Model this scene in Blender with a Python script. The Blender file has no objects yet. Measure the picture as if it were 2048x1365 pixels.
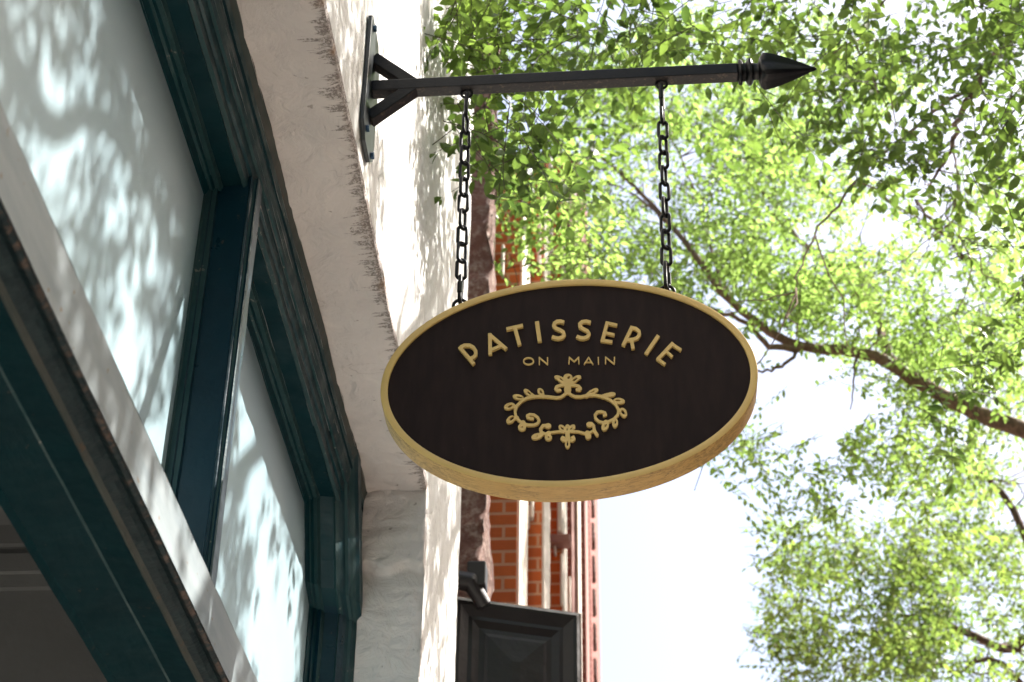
import bpy, bmesh, math, random
import numpy as np
from mathutils import Vector, Matrix, noise, Quaternion
random.seed(7); rng = np.random.default_rng(11)
sc = bpy.context.scene
R_ = math.radians

# ------------------------------------------------------------------ camera
FPX = 3594.0
cam = bpy.data.cameras.new("camera"); camo = bpy.data.objects.new("camera", cam)
sc.collection.objects.link(camo); sc.camera = camo
def _ray(u, v): return Vector((u - 1024.0, 682.5 - v, -FPX))
_vz = _ray(1105, -4500).normalized()
_vy = _ray(1320, 3180); _vy = (_vy - _vz * _vy.dot(_vz)).normalized()
_vx = _vy.cross(_vz)
ROT = Matrix((_vx, _vy, _vz))
CAM = Vector((0, 0, 1.6))
camo.matrix_world = Matrix.Translation(CAM) @ ROT.to_4x4()
cam.sensor_width = 36.0; cam.lens = 36.0 * FPX / 2048.0
cam.clip_start = 0.05; cam.clip_end = 2000
cam.dof.use_dof = True; cam.dof.focus_distance = 4.05; cam.dof.aperture_fstop = 6.5
def ray(u, v): return ROT @ _ray(u, v)
def on_x(u, v, x): d = ray(u, v); return CAM + d * (x / d.x)
def on_y(u, v, y): d = ray(u, v); return CAM + d * (y / d.y)

# ------------------------------------------------------------------ light
SUN = Vector((0.612, 0.245, 0.752)).normalized()
w = bpy.data.worlds.new("World"); sc.world = w; w.use_nodes = True
nt = w.node_tree; bg = nt.nodes["Background"]
sky = nt.nodes.new("ShaderNodeTexSky"); sky.sky_type = 'NISHITA'; sky.sun_disc = False
sky.sun_elevation = math.asin(SUN.z); sky.sun_rotation = math.atan2(SUN.x, SUN.y)
sky.dust_density = 6.0; sky.air_density = 1.0; sky.ozone_density = 1.0
nt.links.new(sky.outputs[0], bg.inputs[0]); bg.inputs[1].default_value = 0.115
sl = bpy.data.lights.new("sun", 'SUN'); sl.energy = 4.9; sl.angle = R_(0.45); sl.color = (1.0, 0.955, 0.9)
slo = bpy.data.objects.new("sun", sl); sc.collection.objects.link(slo)
slo.rotation_euler = SUN.to_track_quat('Z', 'Y').to_euler(); slo.location = (3, 2, 12)
sc.view_settings.view_transform = 'Standard'; sc.view_settings.look = 'None'
sc.view_settings.exposure = 1.7; sc.view_settings.gamma = 1.0
sc.render.engine = 'CYCLES'
sc.cycles.use_denoising = True
sc.cycles.max_bounces = 8; sc.cycles.transmission_bounces = 6; sc.cycles.diffuse_bounces = 5
sc.cycles.caustics_reflective = False; sc.cycles.caustics_refractive = False
sc.cycles.sample_clamp_indirect = 6.0

# ------------------------------------------------------------------ helpers
COL = sc.collection
def empty(name, loc, label=None, cat=None, group=None):
    o = bpy.data.objects.new(name, None); o.location = loc; COL.objects.link(o)
    o.empty_display_size = 0.1
    tag(o, label, cat, group); return o
def tag(o, label=None, cat=None, group=None, kind=None):
    for k, v in (("label", label), ("category", cat), ("group", group), ("kind", kind)):
        if v: o[k] = v
    return o
def root_loc(p):
    v = Vector((0, 0, 0))
    while p: v += p.location; p = p.parent
    return v
def link(name, me, mat, parent=None):
    if mat is not None:
        me.materials.clear()
        for m in (mat if isinstance(mat, (list, tuple)) else [mat]): me.materials.append(m)
    o = bpy.data.objects.new(name, me); COL.objects.link(o)
    if parent:
        o.parent = parent; o.location = -root_loc(parent)
    return o
def mesh_from(name, verts, faces, smooth=False):
    me = bpy.data.meshes.new(name); me.from_pydata([tuple(v) for v in verts], [], faces); me.update()
    if smooth: me.polygons.foreach_set("use_smooth", [True] * len(me.polygons))
    return me
class MB:
    def __init__(s): s.v = []; s.f = []
    def add(s, vs, fs):
        b = len(s.v); s.v += [Vector(v) for v in vs]; s.f += [tuple(b + i for i in f) for f in fs]; return s
    def box(s, x0, x1, y0, y1, z0, z1, M=None):
        vs = [Vector((x, y, z)) for x in (x0, x1) for y in (y0, y1) for z in (z0, z1)]
        if M: vs = [M @ v for v in vs]
        return s.add(vs, [(0,1,3,2),(4,6,7,5),(0,4,5,1),(2,3,7,6),(0,2,6,4),(1,5,7,3)])
    def tube(s, pts, rad, n=8, cap=True):
        pts = [Vector(p) for p in pts]; m = len(pts)
        if not hasattr(rad, '__len__'): rad = [rad] * m
        vs = []; up = None
        for i, p in enumerate(pts):
            t = (pts[min(i+1, m-1)] - pts[max(i-1, 0)]).normalized()
            if up is None:
                up = t.orthogonal().normalized()
            up = (up - t * up.dot(t)).normalized(); sd = t.cross(up)
            for k in range(n):
                a = 2 * math.pi * k / n
                vs.append(p + (up * math.cos(a) + sd * math.sin(a)) * rad[i])
        fs = [(i*n+k, i*n+(k+1)%n, (i+1)*n+(k+1)%n, (i+1)*n+k) for i in range(m-1) for k in range(n)]
        if cap: fs += [tuple(range(n))[::-1], tuple((m-1)*n+k for k in range(n))]
        return s.add(vs, fs)
    def ring(s, c, ax1, ax2, R, r, n=24, k=8, L=0.0):
        """closed loop of tube; L stretches it along ax2 (a stadium)"""
        ax1 = Vector(ax1).normalized(); ax2 = Vector(ax2).normalized(); nn = ax1.cross(ax2)
        vs = []
        for i in range(n):
            a = 2 * math.pi * (i + .5) / n
            ca, sa = math.cos(a), math.sin(a)
            pc = Vector(c) + ax1 * R * ca + ax2 * (R * sa + (L/2 if sa > 0 else -L/2))
            rd = ax1 * ca + ax2 * sa
            for j in range(k):
                b = 2 * math.pi * j / k
                vs.append(pc + (rd * math.cos(b) + nn * math.sin(b)) * r)
        fs = [(i*k+j, ((i+1)%n)*k+j, ((i+1)%n)*k+(j+1)%k, i*k+(j+1)%k) for i in range(n) for j in range(k)]
        return s.add(vs, fs)
    def grid(s, fn, us, vs_):
        pts = [fn(u, v) for u in us for v in vs_]; n = len(vs_)
        return s.add(pts, [(i*n+j, (i+1)*n+j, (i+1)*n+j+1, i*n+j+1) for i in range(len(us)-1) for j in range(n-1)])
    def build(s, name, mat, parent=None, smooth=False, bevel=0, autosmooth=None):
        me = mesh_from(name, s.v, s.f, smooth)
        o = link(name, me, mat, parent)
        if bevel:
            b = o.modifiers.new("bevel", 'BEVEL'); b.width = bevel; b.segments = 2; b.limit_method = 'ANGLE'; b.angle_limit = R_(35)
        if autosmooth:
            bm = bmesh.new(); bm.from_mesh(me)
            bmesh.ops.recalc_face_normals(bm, faces=bm.faces)
            for f in bm.faces: f.smooth = True
            for e in bm.edges:
                if len(e.link_faces) == 2 and e.calc_face_angle(0) > R_(autosmooth): e.smooth = False
            bm.to_mesh(me); bm.free()
        return o
def lin(a, b, n): return [a + (b - a) * i / (n - 1) for i in range(n)]
def fbm(x, y, z, o=4): return noise.fractal(Vector((x, y, z)), 1.0, 2.0, o)

# ------------------------------------------------------------------ materials
class NM:
    def __init__(s, name):
        s.m = bpy.data.materials.new(name); s.m.use_nodes = True; s.t = s.m.node_tree
        s.b = s.t.nodes["Principled BSDF"]; s.out = s.t.nodes["Material Output"]
        s.tc = s.t.nodes.new("ShaderNodeTexCoord"); s.pos = s.t.nodes.new("ShaderNodeNewGeometry").outputs["Position"]
    def n(s, ty, **kw):
        o = s.t.nodes.new(ty)
        for k, v in kw.items():
            if k.startswith("i_"): o.inputs[k[2:].replace("_", " ")].default_value = v
            else: setattr(o, k, v)
        return o
    def l(s, a, b): s.t.links.new(a, b)
    def mapping(s, src, scale=(1,1,1), loc=(0,0,0), rot=(0,0,0)):
        m = s.n("ShaderNodeMapping"); m.inputs["Scale"].default_value = scale; m.inputs["Location"].default_value = loc; m.inputs["Rotation"].default_value = rot
        s.l(src, m.inputs[0]); return m.outputs[0]
    def noise(s, src, sc_, det=4, rough=.55, dist=0):
        o = s.n("ShaderNodeTexNoise"); o.inputs["Scale"].default_value = sc_; o.inputs["Detail"].default_value = det
        o.inputs["Roughness"].default_value = rough; o.inputs["Distortion"].default_value = dist
        s.l(src, o.inputs["Vector"]); return o.outputs["Fac"]
    def ramp(s, src, stops):
        r = s.n("ShaderNodeValToRGB"); e = r.color_ramp.elements
        while len(e) < len(stops): e.new(.5)
        for k, (p, c) in enumerate(stops):
            e[k].position = p; e[k].color = (c, c, c, 1) if not hasattr(c, '__len__') else (*c, 1)
        s.l(src, r.inputs[0]); return r.outputs[0]
    def mix(s, fac, a, b, mode='MIX'):
        m = s.n("ShaderNodeMix"); m.data_type = 'RGBA'; m.blend_type = mode
        for sock, v in ((m.inputs[0], fac), (m.inputs[6], a), (m.inputs[7], b)):
            if hasattr(v, 'is_linked') or isinstance(v, bpy.types.NodeSocket): s.l(v, sock)
            elif hasattr(v, '__len__'): sock.default_value = (*v, 1) if len(v) == 3 else v
            else: sock.default_value = v
        return m.outputs[2]
    def math(s, op, a, b=0, c=0, clamp=False):
        m = s.n("ShaderNodeMath"); m.operation = op; m.use_clamp = clamp
        for sock, v in zip(m.inputs, (a, b, c)):
            if isinstance(v, bpy.types.NodeSocket): s.l(v, sock)
            else: sock.default_value = v
        return m.outputs[0]
    def sep(s, src):
        o = s.n("ShaderNodeSeparateXYZ"); s.l(src, o.inputs[0]); return o.outputs
    def bump(s, h, strength=.3, dist=.01, prev=None):
        b = s.n("ShaderNodeBump"); b.inputs["Strength"].default_value = strength; b.inputs["Distance"].default_value = dist
        s.l(h, b.inputs["Height"])
        if prev: s.l(prev, b.inputs["Normal"])
        s.l(b.outputs[0], s.b.inputs["Normal"]); return b.outputs[0]
    def base(s, c):
        if isinstance(c, bpy.types.NodeSocket): s.l(c, s.b.inputs["Base Color"])
        else: s.b.inputs["Base Color"].default_value = (*c, 1)
        return s
    def rough(s, r):
        if isinstance(r, bpy.types.NodeSocket): s.l(r, s.b.inputs["Roughness"])
        else: s.b.inputs["Roughness"].default_value = r
        return s

def mat_plaster(name, c1, c2, stain=False, fine=1.0):
    m = NM(name); p = m.pos
    big = m.noise(p, 3.0, 5, .6); col = m.mix(m.ramp(big, [(.3, 0), (.7, 1)]), c1, c2)
    mid = m.noise(p, 14, 6, .6, .6)
    # hairline cracks: thin band of a distorted noise
    cr = m.noise(p, 5.5, 3, .5, 1.5)
    crk = m.math('ABSOLUTE', m.math('SUBTRACT', cr, .5))
    crk = m.ramp(crk, [(0, 1), (.006, 0)])
    gate = m.ramp(m.noise(p, 2.1, 2), [(.52, 0), (.6, 1)])
    crk = m.math('MULTIPLY', crk, gate)
    col = m.mix(m.math('MULTIPLY', crk, .45), col, (c2[0]*.35, c2[1]*.3, c2[2]*.27))
    if stain:
        x, y, z = m.sep(p)
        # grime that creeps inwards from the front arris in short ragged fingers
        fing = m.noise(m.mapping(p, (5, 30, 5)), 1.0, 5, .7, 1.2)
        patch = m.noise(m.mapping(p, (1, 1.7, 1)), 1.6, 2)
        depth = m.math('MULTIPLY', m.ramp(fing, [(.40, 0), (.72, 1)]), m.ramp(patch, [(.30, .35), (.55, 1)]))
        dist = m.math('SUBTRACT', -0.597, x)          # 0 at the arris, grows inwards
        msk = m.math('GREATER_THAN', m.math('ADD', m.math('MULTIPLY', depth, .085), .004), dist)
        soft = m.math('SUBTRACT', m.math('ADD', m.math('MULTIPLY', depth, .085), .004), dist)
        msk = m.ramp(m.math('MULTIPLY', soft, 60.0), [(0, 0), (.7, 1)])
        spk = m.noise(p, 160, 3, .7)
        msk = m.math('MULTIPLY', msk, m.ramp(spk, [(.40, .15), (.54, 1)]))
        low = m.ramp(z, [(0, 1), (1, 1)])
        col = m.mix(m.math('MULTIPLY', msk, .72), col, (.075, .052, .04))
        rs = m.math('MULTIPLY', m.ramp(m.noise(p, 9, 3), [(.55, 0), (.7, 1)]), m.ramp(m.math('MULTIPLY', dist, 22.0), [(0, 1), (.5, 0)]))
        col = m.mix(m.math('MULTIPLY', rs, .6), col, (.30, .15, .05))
    # tiny dirt specks
    sp = m.ramp(m.noise(p, 38, 2, .4), [(.74, 0), (.77, 1)])
    col = m.mix(m.math('MULTIPLY', sp, .5), col, (.12, .09, .07))
    m.base(col).rough(.85)
    h = m.bump(mid, .85, .024)
    h = m.bump(m.noise(p, 110, 5, .7), .35 * fine, .003, h)
    v = m.n("ShaderNodeTexVoronoi"); v.feature = 'SMOOTH_F1'; v.inputs["Scale"].default_value = 7
    m.l(m.mapping(p, (1, 1, 1)), v.inputs["Vector"])
    h = m.bump(v.outputs["Distance"], .25, .02, h)
    m.bump(crk, .6, -.003, h)
    return m.m

def mat_paint(name, c, c2=None, rough=.38, chips=.0, chipc=(.12, .085, .06), bump=.35):
    m = NM(name); p = m.pos
    f = m.noise(p, 6, 5, .6)
    col = m.mix(m.ramp(f, [(.35, 0), (.7, 1)]), c, c2 or tuple(k*1.5 for k in c))
    if chips:
        k = m.ramp(m.noise(p, 55, 4, .6), [(.69 - chips*.1, 0), (.72 - chips*.1, 1)])
        g = m.ramp(m.noise(p, 4.5, 2), [(.5, 0), (.6, 1)])
        col = m.mix(m.math('MULTIPLY', m.math('MULTIPLY', k, g), .7), col, chipc)
    m.b.inputs['Specular IOR Level'].default_value = .3
    dust = m.ramp(m.noise(p, 240, 2, .5), [(.76, 0), (.86, .2)])
    col = m.mix(dust, col, (.22, .22, .2))
    m.base(col); m.rough(m.ramp(m.noise(p, 17, 4), [(.3, rough*.75), (.7, min(1, rough*1.5))]))
    h = m.bump(m.noise(m.mapping(p, (1, .25, 1)), 45, 4, .6), bump, .004)
    m.bump(m.noise(p, 9, 3), bump, .01, h)
    return m.m

M = {}
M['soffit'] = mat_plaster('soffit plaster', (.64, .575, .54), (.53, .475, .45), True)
M['jamb'] = mat_plaster('jamb plaster', (.68, .63, .60), (.60, .56, .53), False)
M['wall'] = mat_plaster('white wall paint', (.78, .775, .75), (.72, .715, .68), False, .7)
M['teal'] = mat_paint('teal gloss paint', (.0015, .026, .033), (.003, .038, .047), .38, .05)
M['teal_light'] = mat_paint('lighter teal paint', (.010, .045, .050), (.026, .06, .062), .5, .5, (.3, .28, .24))  # paler teal with pale chips, used on the beads
M['teal_shaded'] = mat_paint('shade darkened teal paint', (.001, .017, .022), (.0015, .023, .029), .6, .08)  # teal with the shade of undersides and recesses put into its colour
M['teal_shaded'].node_tree.nodes['Principled BSDF'].inputs['Specular IOR Level'].default_value = .14
M['teal_dust_highlight'] = mat_paint('dusty and highlit teal edge', (.05, .068, .064), (.09, .09, .078), .8, .8)  # pale tone: dust on the head band, painted highlight on the beam edge
M['teal_blue'] = mat_paint('blue teal gloss paint', (.002, .021, .035), (.004, .030, .046), .34, .2)
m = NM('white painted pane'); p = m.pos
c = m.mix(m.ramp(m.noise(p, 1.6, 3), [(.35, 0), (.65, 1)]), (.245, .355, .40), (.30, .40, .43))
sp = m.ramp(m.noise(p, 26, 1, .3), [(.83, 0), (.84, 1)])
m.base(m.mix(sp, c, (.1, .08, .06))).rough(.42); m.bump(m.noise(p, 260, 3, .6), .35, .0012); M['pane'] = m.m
m = NM('zinc white flashing'); p = m.pos
c = m.mix(m.ramp(m.noise(m.mapping(p, (1, 1, 6)), 4, 5), [(.3, 0), (.7, 1)]), (.15, .185, .195), (.22, .25, .255))
sp = m.ramp(m.noise(p, 60, 2, .4), [(.72, 0), (.75, 1)])
m.base(m.mix(sp, c, (.15, .1, .06))).rough(.6); m.bump(m.noise(p, 30, 3), .2, .004); M['flash'] = m.m
# flaking moulding under the flashing
m = NM('flaking dark moulding'); p = m.pos
f1 = m.noise(m.mapping(p, (4, 1.6, 4)), 16, 5, .65, .3)
col = m.mix(m.ramp(f1, [(.48, 0), (.60, 1)]), (.004, .014, .017), (.008, .022, .025))
x, y, z = m.sep(p)
edge = m.ramp(m.math('MULTIPLY', m.math('SUBTRACT', -.742, x), 30.0), [(0, 1), (.55, 0)])
fl = m.ramp(m.noise(m.mapping(p, (1, 1.6, 1)), 38, 5, .7, .5), [(.50, 0), (.58, 1)])
col = m.mix(m.math('MULTIPLY', m.math('MULTIPLY', fl, edge), m.ramp(m.noise(p, 7, 3), [(.35, .25), (.6, 1)])), col, (.15, .095, .07))
m.b.inputs['Specular IOR Level'].default_value = .2
m.base(col).rough(.6); m.bump(m.noise(p, 40, 4), .7, .008); M['flake'] = m.m
m = NM('black iron paint'); p = m.pos
col = m.mix(m.ramp(m.noise(p, 60, 5, .7), [(.60, 0), (.72, 1)]), (.0025, .0025, .003), (.02, .015, .012)); m.b.inputs['Specular IOR Level'].default_value = .2
m.base(col); m.rough(m.ramp(m.noise(p, 30, 4), [(.3, .28), (.7, .5)])); m.bump(m.noise(p, 90, 4), .35, .002); M['iron'] = m.m
m = NM('rusty black underside'); p = m.pos
col = m.mix(m.ramp(m.noise(p, 75, 5, .75), [(.54, 0), (.68, 1)]), (.010, .008, .008), (.09, .06, .04))
m.base(col).rough(.6); m.bump(m.noise(p, 120, 4), .6, .002); M['iron_dusty'] = m.m
m = NM('blue galvanised bolt'); m.base((.03, .07, .12)).rough(.35); m.b.inputs["Metallic"].default_value = .6; M['bolt'] = m.m
m = NM('glossy plate paint'); m.base((.008, .014, .018)).rough(.35); m.bump(m.noise(m.pos, 20, 2), .1, .003); M['plate'] = m.m
m = NM('sign panel'); p = m.pos
col = m.mix(m.ramp(m.noise(m.mapping(p, (1, 1, .2)), 60, 4), [(.35, 0), (.75, 1)]), (.0145, .0078, .0072), (.023, .0125, .011))
sp = m.ramp(m.noise(p, 190, 2, .6), [(.74, 0), (.80, .5)])
gt = m.ramp(m.noise(p, 14, 3), [(.5, 0), (.65, 1)])
col = m.mix(m.math('MULTIPLY', sp, gt), col, (.16, .13, .12))
m.base(col).rough(.75); m.b.inputs['Specular IOR Level'].default_value = .18; m.bump(m.noise(p, 150, 3), .12, .001); M['panel'] = m.m
m = NM('gold paint'); p = m.pos
col = m.mix(m.ramp(m.noise(p, 12, 4), [(.3, 0), (.7, 1)]), (.60, .40, .125), (.68, .46, .155))
m.base(col).rough(.5); m.bump(m.noise(p, 120, 3), .15, .001); M['gold'] = m.m
m = NM('worn gold edge'); p = m.pos
g = m.noise(m.mapping(p, (4, 26, 14), rot=(0, .1, 0)), 2.2, 6, .7, .7)
crk = m.ramp(m.math('ABSOLUTE', m.math('SUBTRACT', g, .5)), [(0, 1), (.03, 0)])
gate = m.ramp(m.noise(p, 9, 4, .6), [(.36, .15), (.56, 1)])
f = m.noise(m.mapping(p, (30, 90, 60)), 2, 5, .8)
fl = m.math('MULTIPLY', m.ramp(f, [(.55, 0), (.62, 1)]), gate)
col = m.mix(m.ramp(m.noise(p, 18, 4), [(.3, 0), (.7, 1)]), (.44, .26, .075), (.53, .335, .11))
col = m.mix(m.math('MAXIMUM', m.math('MULTIPLY', crk, m.math('MULTIPLY', gate, .8)), m.math('MULTIPLY', fl, .8)), col, (.05, .028, .015))
m.base(col).rough(.6); m.bump(m.noise(p, 140, 5, .8), .6, .0015); M['gold_edge'] = m.m
def mat_leaf(name, a, b, tr, tb):
    m = NM(name)
    geo = m.n("ShaderNodeNewGeometry"); rnd = geo.outputs["Random Per Island"]
    cl = m.ramp(m.noise(m.pos, 1.6, 3), [(.35, 0), (.65, 1)]); rr = m.math('ADD', m.math('MULTIPLY', rnd, .6), m.math('MULTIPLY', m.math('MULTIPLY', cl, 1.0), .4))
    col = m.mix(rr, a, b); tcol = m.mix(rr, tr, tb)
    vein = m.noise(m.pos, 140, 2)
    m.base(m.mix(m.ramp(vein, [(.4, 0), (.7, .35)]), col, tuple(k*.7 for k in a))).rough(.42)
    m.b.inputs["Specular IOR Level"].default_value = .4
    t = m.n("ShaderNodeBsdfTranslucent"); m.l(tcol, t.inputs[0])
    ad = m.n("ShaderNodeMixShader"); ad.inputs[0].default_value = .55
    m.l(m.b.outputs[0], ad.inputs[1]); m.l(t.outputs[0], ad.inputs[2]); m.l(ad.outputs[0], m.out.inputs[0])
    return m.m
M['leaf_near'] = mat_leaf('elm leaf', (.045, .075, .025), (.075, .11, .035), (.055, .115, .02), (.25, .38, .06))
M['leaf_far'] = mat_leaf('pale elm leaf', (.08, .13, .03), (.11, .17, .045), (.26, .44, .07), (.46, .65, .17))
M['leaf_deep'] = mat_leaf('deep green leaf', (.045, .10, .03), (.08, .13, .04), (.11, .22, .04), (.38, .50, .10))
m = NM('bark'); p = m.pos
f = m.noise(m.mapping(p, (6, 6, 2)), 5, 6, .7, .4)
m.base(m.mix(m.ramp(f, [(.35, 0), (.7, 1)]), (.085, .05, .032), (.24, .15, .10))).rough(.9); m.bump(f, .9, .02); M['bark'] = m.m
m = NM('twig bark'); m.base((.035, .025, .015)).rough(.8); M['twig'] = m.m
def mat_brick(name, c1, c2, mortar, axis='x', scale=1.0):
    m = NM(name); x, y, z = m.sep(m.pos)
    cb = m.n("ShaderNodeCombineXYZ"); m.l(m.math('ADD', x, y), cb.inputs[0]); m.l(z, cb.inputs[1])
    b = m.n("ShaderNodeTexBrick"); m.l(cb.outputs[0], b.inputs["Vector"])
    b.inputs["Scale"].default_value = 1.0; b.inputs["Brick Width"].default_value = .42*scale; b.inputs["Row Height"].default_value = .085*scale
    b.inputs["Mortar Size"].default_value = .008; b.inputs["Mortar Smooth"].default_value = .2
    b.inputs["Color1"].default_value = (*c1, 1); b.inputs["Color2"].default_value = (*c2, 1); b.inputs["Mortar"].default_value = (*mortar, 1)
    n_ = m.noise(m.pos, 8, 5)
    m.base(m.mix(m.ramp(n_, [(.3, .0), (.75, .35)]), b.outputs["Color"], tuple(k*.5 for k in c1))).rough(.85)
    h = m.bump(b.outputs["Fac"], .6, -.01); m.bump(m.noise(m.pos, 60, 4), .5, .005, h)
    return m.m
M['brick'] = mat_brick('orange red brick', (.62, .135, .022), (.50, .10, .018), (.62, .34, .2), scale=.78)
M['brick2'] = mat_brick('dark red brick', (.26, .05, .03), (.20, .04, .025), (.36, .2, .15), scale=.78)
m = NM('brownstone'); p = m.pos
f = m.noise(p, 9, 7, .7, .8); f2 = m.noise(p, 26, 5, .7)
m.base(m.mix(m.ramp(f, [(.38, 0), (.62, 1)]), (.12, .05, .035), m.mix(m.ramp(f2, [(.45, 0), (.6, 1)]), (.14, .065, .045), (.3, .23, .19)))).rough(.9)
m.bump(f, 1, .05); M['stone'] = m.m
m = NM('pale frame and sunlit front paint'); m.base(m.mix(m.noise(m.pos, 6, 4), (.72, .66, .58), (.6, .5, .42))).rough(.7); M['trim_sunlit'] = m.m  # pale frames; on pier fronts the paleness stands for sunlight
m = NM('pink stucco column'); m.base(m.mix(m.noise(m.pos, 5, 4), (.20, .08, .06), (.30, .15, .12))).rough(.8); M['pink'] = m.m
m = NM('black gloss board'); m.base(m.mix(m.ramp(m.noise(m.pos, 9, 5), [(.5, 0), (.8, 1)]), (.006, .0045, .0045), (.013, .009, .008)))
m.rough(.42); m.b.inputs['Specular IOR Level'].default_value = .45; m.bump(m.noise(m.pos, 12, 4), .35, .01); M['black'] = m.m
m = NM('worn brown edge'); m.base(m.mix(m.ramp(m.noise(m.pos, 70, 4), [(.4, 0), (.65, 1)]), (.02, .014, .01), (.12, .075, .05))).rough(.7); M['black_edge'] = m.m
m = NM('grey interior paint'); p = m.pos
m.base(m.mix(m.ramp(m.noise(p, 5, 5), [(.3, 0), (.75, 1)]), (.20, .21, .21), (.15, .155, .155))).rough(.8); m.bump(m.noise(p, 30, 4), .4, .005); M['interior'] = m.m
m = NM('interior floor'); m.base(m.mix(m.noise(m.pos, 4, 3), (.06, .06, .06), (.09, .09, .09))).rough(.6); M['intfloor'] = m.m
m = NM('concrete pavement'); p = m.pos
m.base(m.mix(m.ramp(m.noise(p, 3, 6, .65), [(.3, 0), (.7, 1)]), (.40, .37, .33), (.50, .47, .42))).rough(.9); m.bump(m.noise(p, 80, 4), .4, .004); M['pave'] = m.m
m = NM('asphalt'); p = m.pos
m.base(m.mix(m.noise(p, 40, 5, .7), (.045, .045, .047), (.075, .073, .07))).rough(.9); m.bump(m.noise(p, 200, 3), .5, .004); M['asphalt'] = m.m
m = NM('curb stone'); m.base(m.mix(m.noise(m.pos, 12, 5), (.33, .32, .30), (.42, .40, .37))).rough(.85); M['curb'] = m.m
m = NM('road line paint'); m.base((.7, .55, .12)).rough(.7); M['line'] = m.m

# ------------------------------------------------------------------ the setting
tag(MB().add([(-60, -60, -.13), (120, -60, -.13), (120, 200, -.13), (-60, 200, -.13)], [(0, 1, 2, 3)]).build('ground', M['asphalt']), kind='structure')
g = MB().box(-.597, 4.4, -30, 60, -.12, 0); tag(g.build('pavement', M['pave']), kind='structure')
g = MB().box(4.402, 4.56, -30, 60, -.12, .004); tag(g.build('kerb', M['curb']), kind='structure')
tag(MB().add([(4.57, -60, -.126), (11, -60, -.126), (11, 120, -.126), (4.57, 120, -.126)], [(0, 1, 2, 3)]).build('road', M['asphalt']), kind='structure')
g = MB()
for k in range(20): g.add([(9.2, -30+k*5, -.121), (9.32, -30+k*5, -.121), (9.32, -27+k*5, -.121), (9.2, -27+k*5, -.121)], [(0, 1, 2, 3)])
tag(g.build('road_marking', M['line']), kind='structure')

# ------------------------------------------------------------------ white building
XW = -0.597; ZS = 4.255; YJ = 4.59; YE = 5.53; XB = -0.775; ZTOP = 9.0
B = empty('white_building', (XW, YE, 0), 'white plastered shop building with a deep rectangular window opening and teal woodwork', 'building')
def wob(y, z, a=.006, s=6.0, o=0.0): return a * fbm(y*s+o, z*s, o*1.7)
g = MB()
def front(y, z):   # gently uneven face
    return Vector((XW + wob(y, z, .004, 2.2), y, z))
g.grid(front, lin(YJ+.012, YE, 24), lin(0, ZTOP, 120))
g.grid(front, lin(-2.5, YJ+.012, 120), lin(ZS+.008, ZTOP, 70))
g.grid(lambda x, z: Vector((x, YE, z)), lin(XW, -3.0, 3), lin(0, ZTOP, 3))
g.add([(XW, -2.5, ZTOP), (XW, YE, ZTOP), (-5, YE, ZTOP), (-5, -2.5, ZTOP)], [(0, 1, 2, 3)])
g.add([(-5, -2.5, 0), (-5, YE, 0), (-5, YE, ZTOP), (-5, -2.5, ZTOP)], [(0, 1, 2, 3)])
g.add([(XW, -2.5, 0), (-5, -2.5, 0), (-5, -2.5, ZTOP), (XW, -2.5, ZTOP)], [(0, 1, 2, 3)])
g.build('wall', M['wall'], B, smooth=True)
# soffit with ragged rounded arris
def soff(y, t):
    # t 0 = on the wall face, 1 = arris, 2 = back
    e = wob(y, 0, .010, 5, 3) + wob(y, 0, .006, 23, 9)
    if t <= 1: x = XW + .001 + .003*math.sin(t*math.pi); z = ZS + .03*(1-t) + e*t
    else:
        s = t - 1; x = XW + .001 - (XW-XB)*s - .006*(s > .02); z = ZS + e*(1-s) - .004*(1-math.exp(-s*12)) + wob(y, s*.18, .010, 5, 5) + wob(y, s*.18, .005, 19, 6)*min(1, s*8) + .004*(s<.02)
    return Vector((x, y, z))
g = MB(); g.grid(soff, lin(-2.5, YJ-.02, 520), [0, .5, .9, 1, 1.03]+lin(1.07, 2, 18))
g.build('lintel_soffit', M['soffit'], B, smooth=True)
# jamb reveal: two projecting blocks of slightly different depth
def jamb(z, t):
    blk = .012 - .034 * min(1, max(0, (z-4.00+.012*math.sin(t*9))/.012))
    e = wob(z, 0, .012, 6, 13) + wob(z, 0, .006, 25, 19)
    if t <= 1: x = XW + .001 + .003*math.sin(t*math.pi); y = YJ + .03*(1-t) + (blk + e)*t
    else:
        s = t - 1; x = XW + .001 - (XW-XB)*s - .006*(s > .02); y = YJ + blk + e*(1-s) + wob(z, s*.18, .010, 5, 25) + wob(z, s*.18, .005, 17, 26) + .004*(s < .02)
    return Vector((x, y, z))
g = MB(); g.grid(jamb, lin(0, 3.3, 60) + lin(3.305, 4.27, 170), [0, .5, .9, 1, 1.03]+lin(1.07, 2, 18))
g.build('window_jamb', M['jamb'], B, smooth=True)

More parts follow.
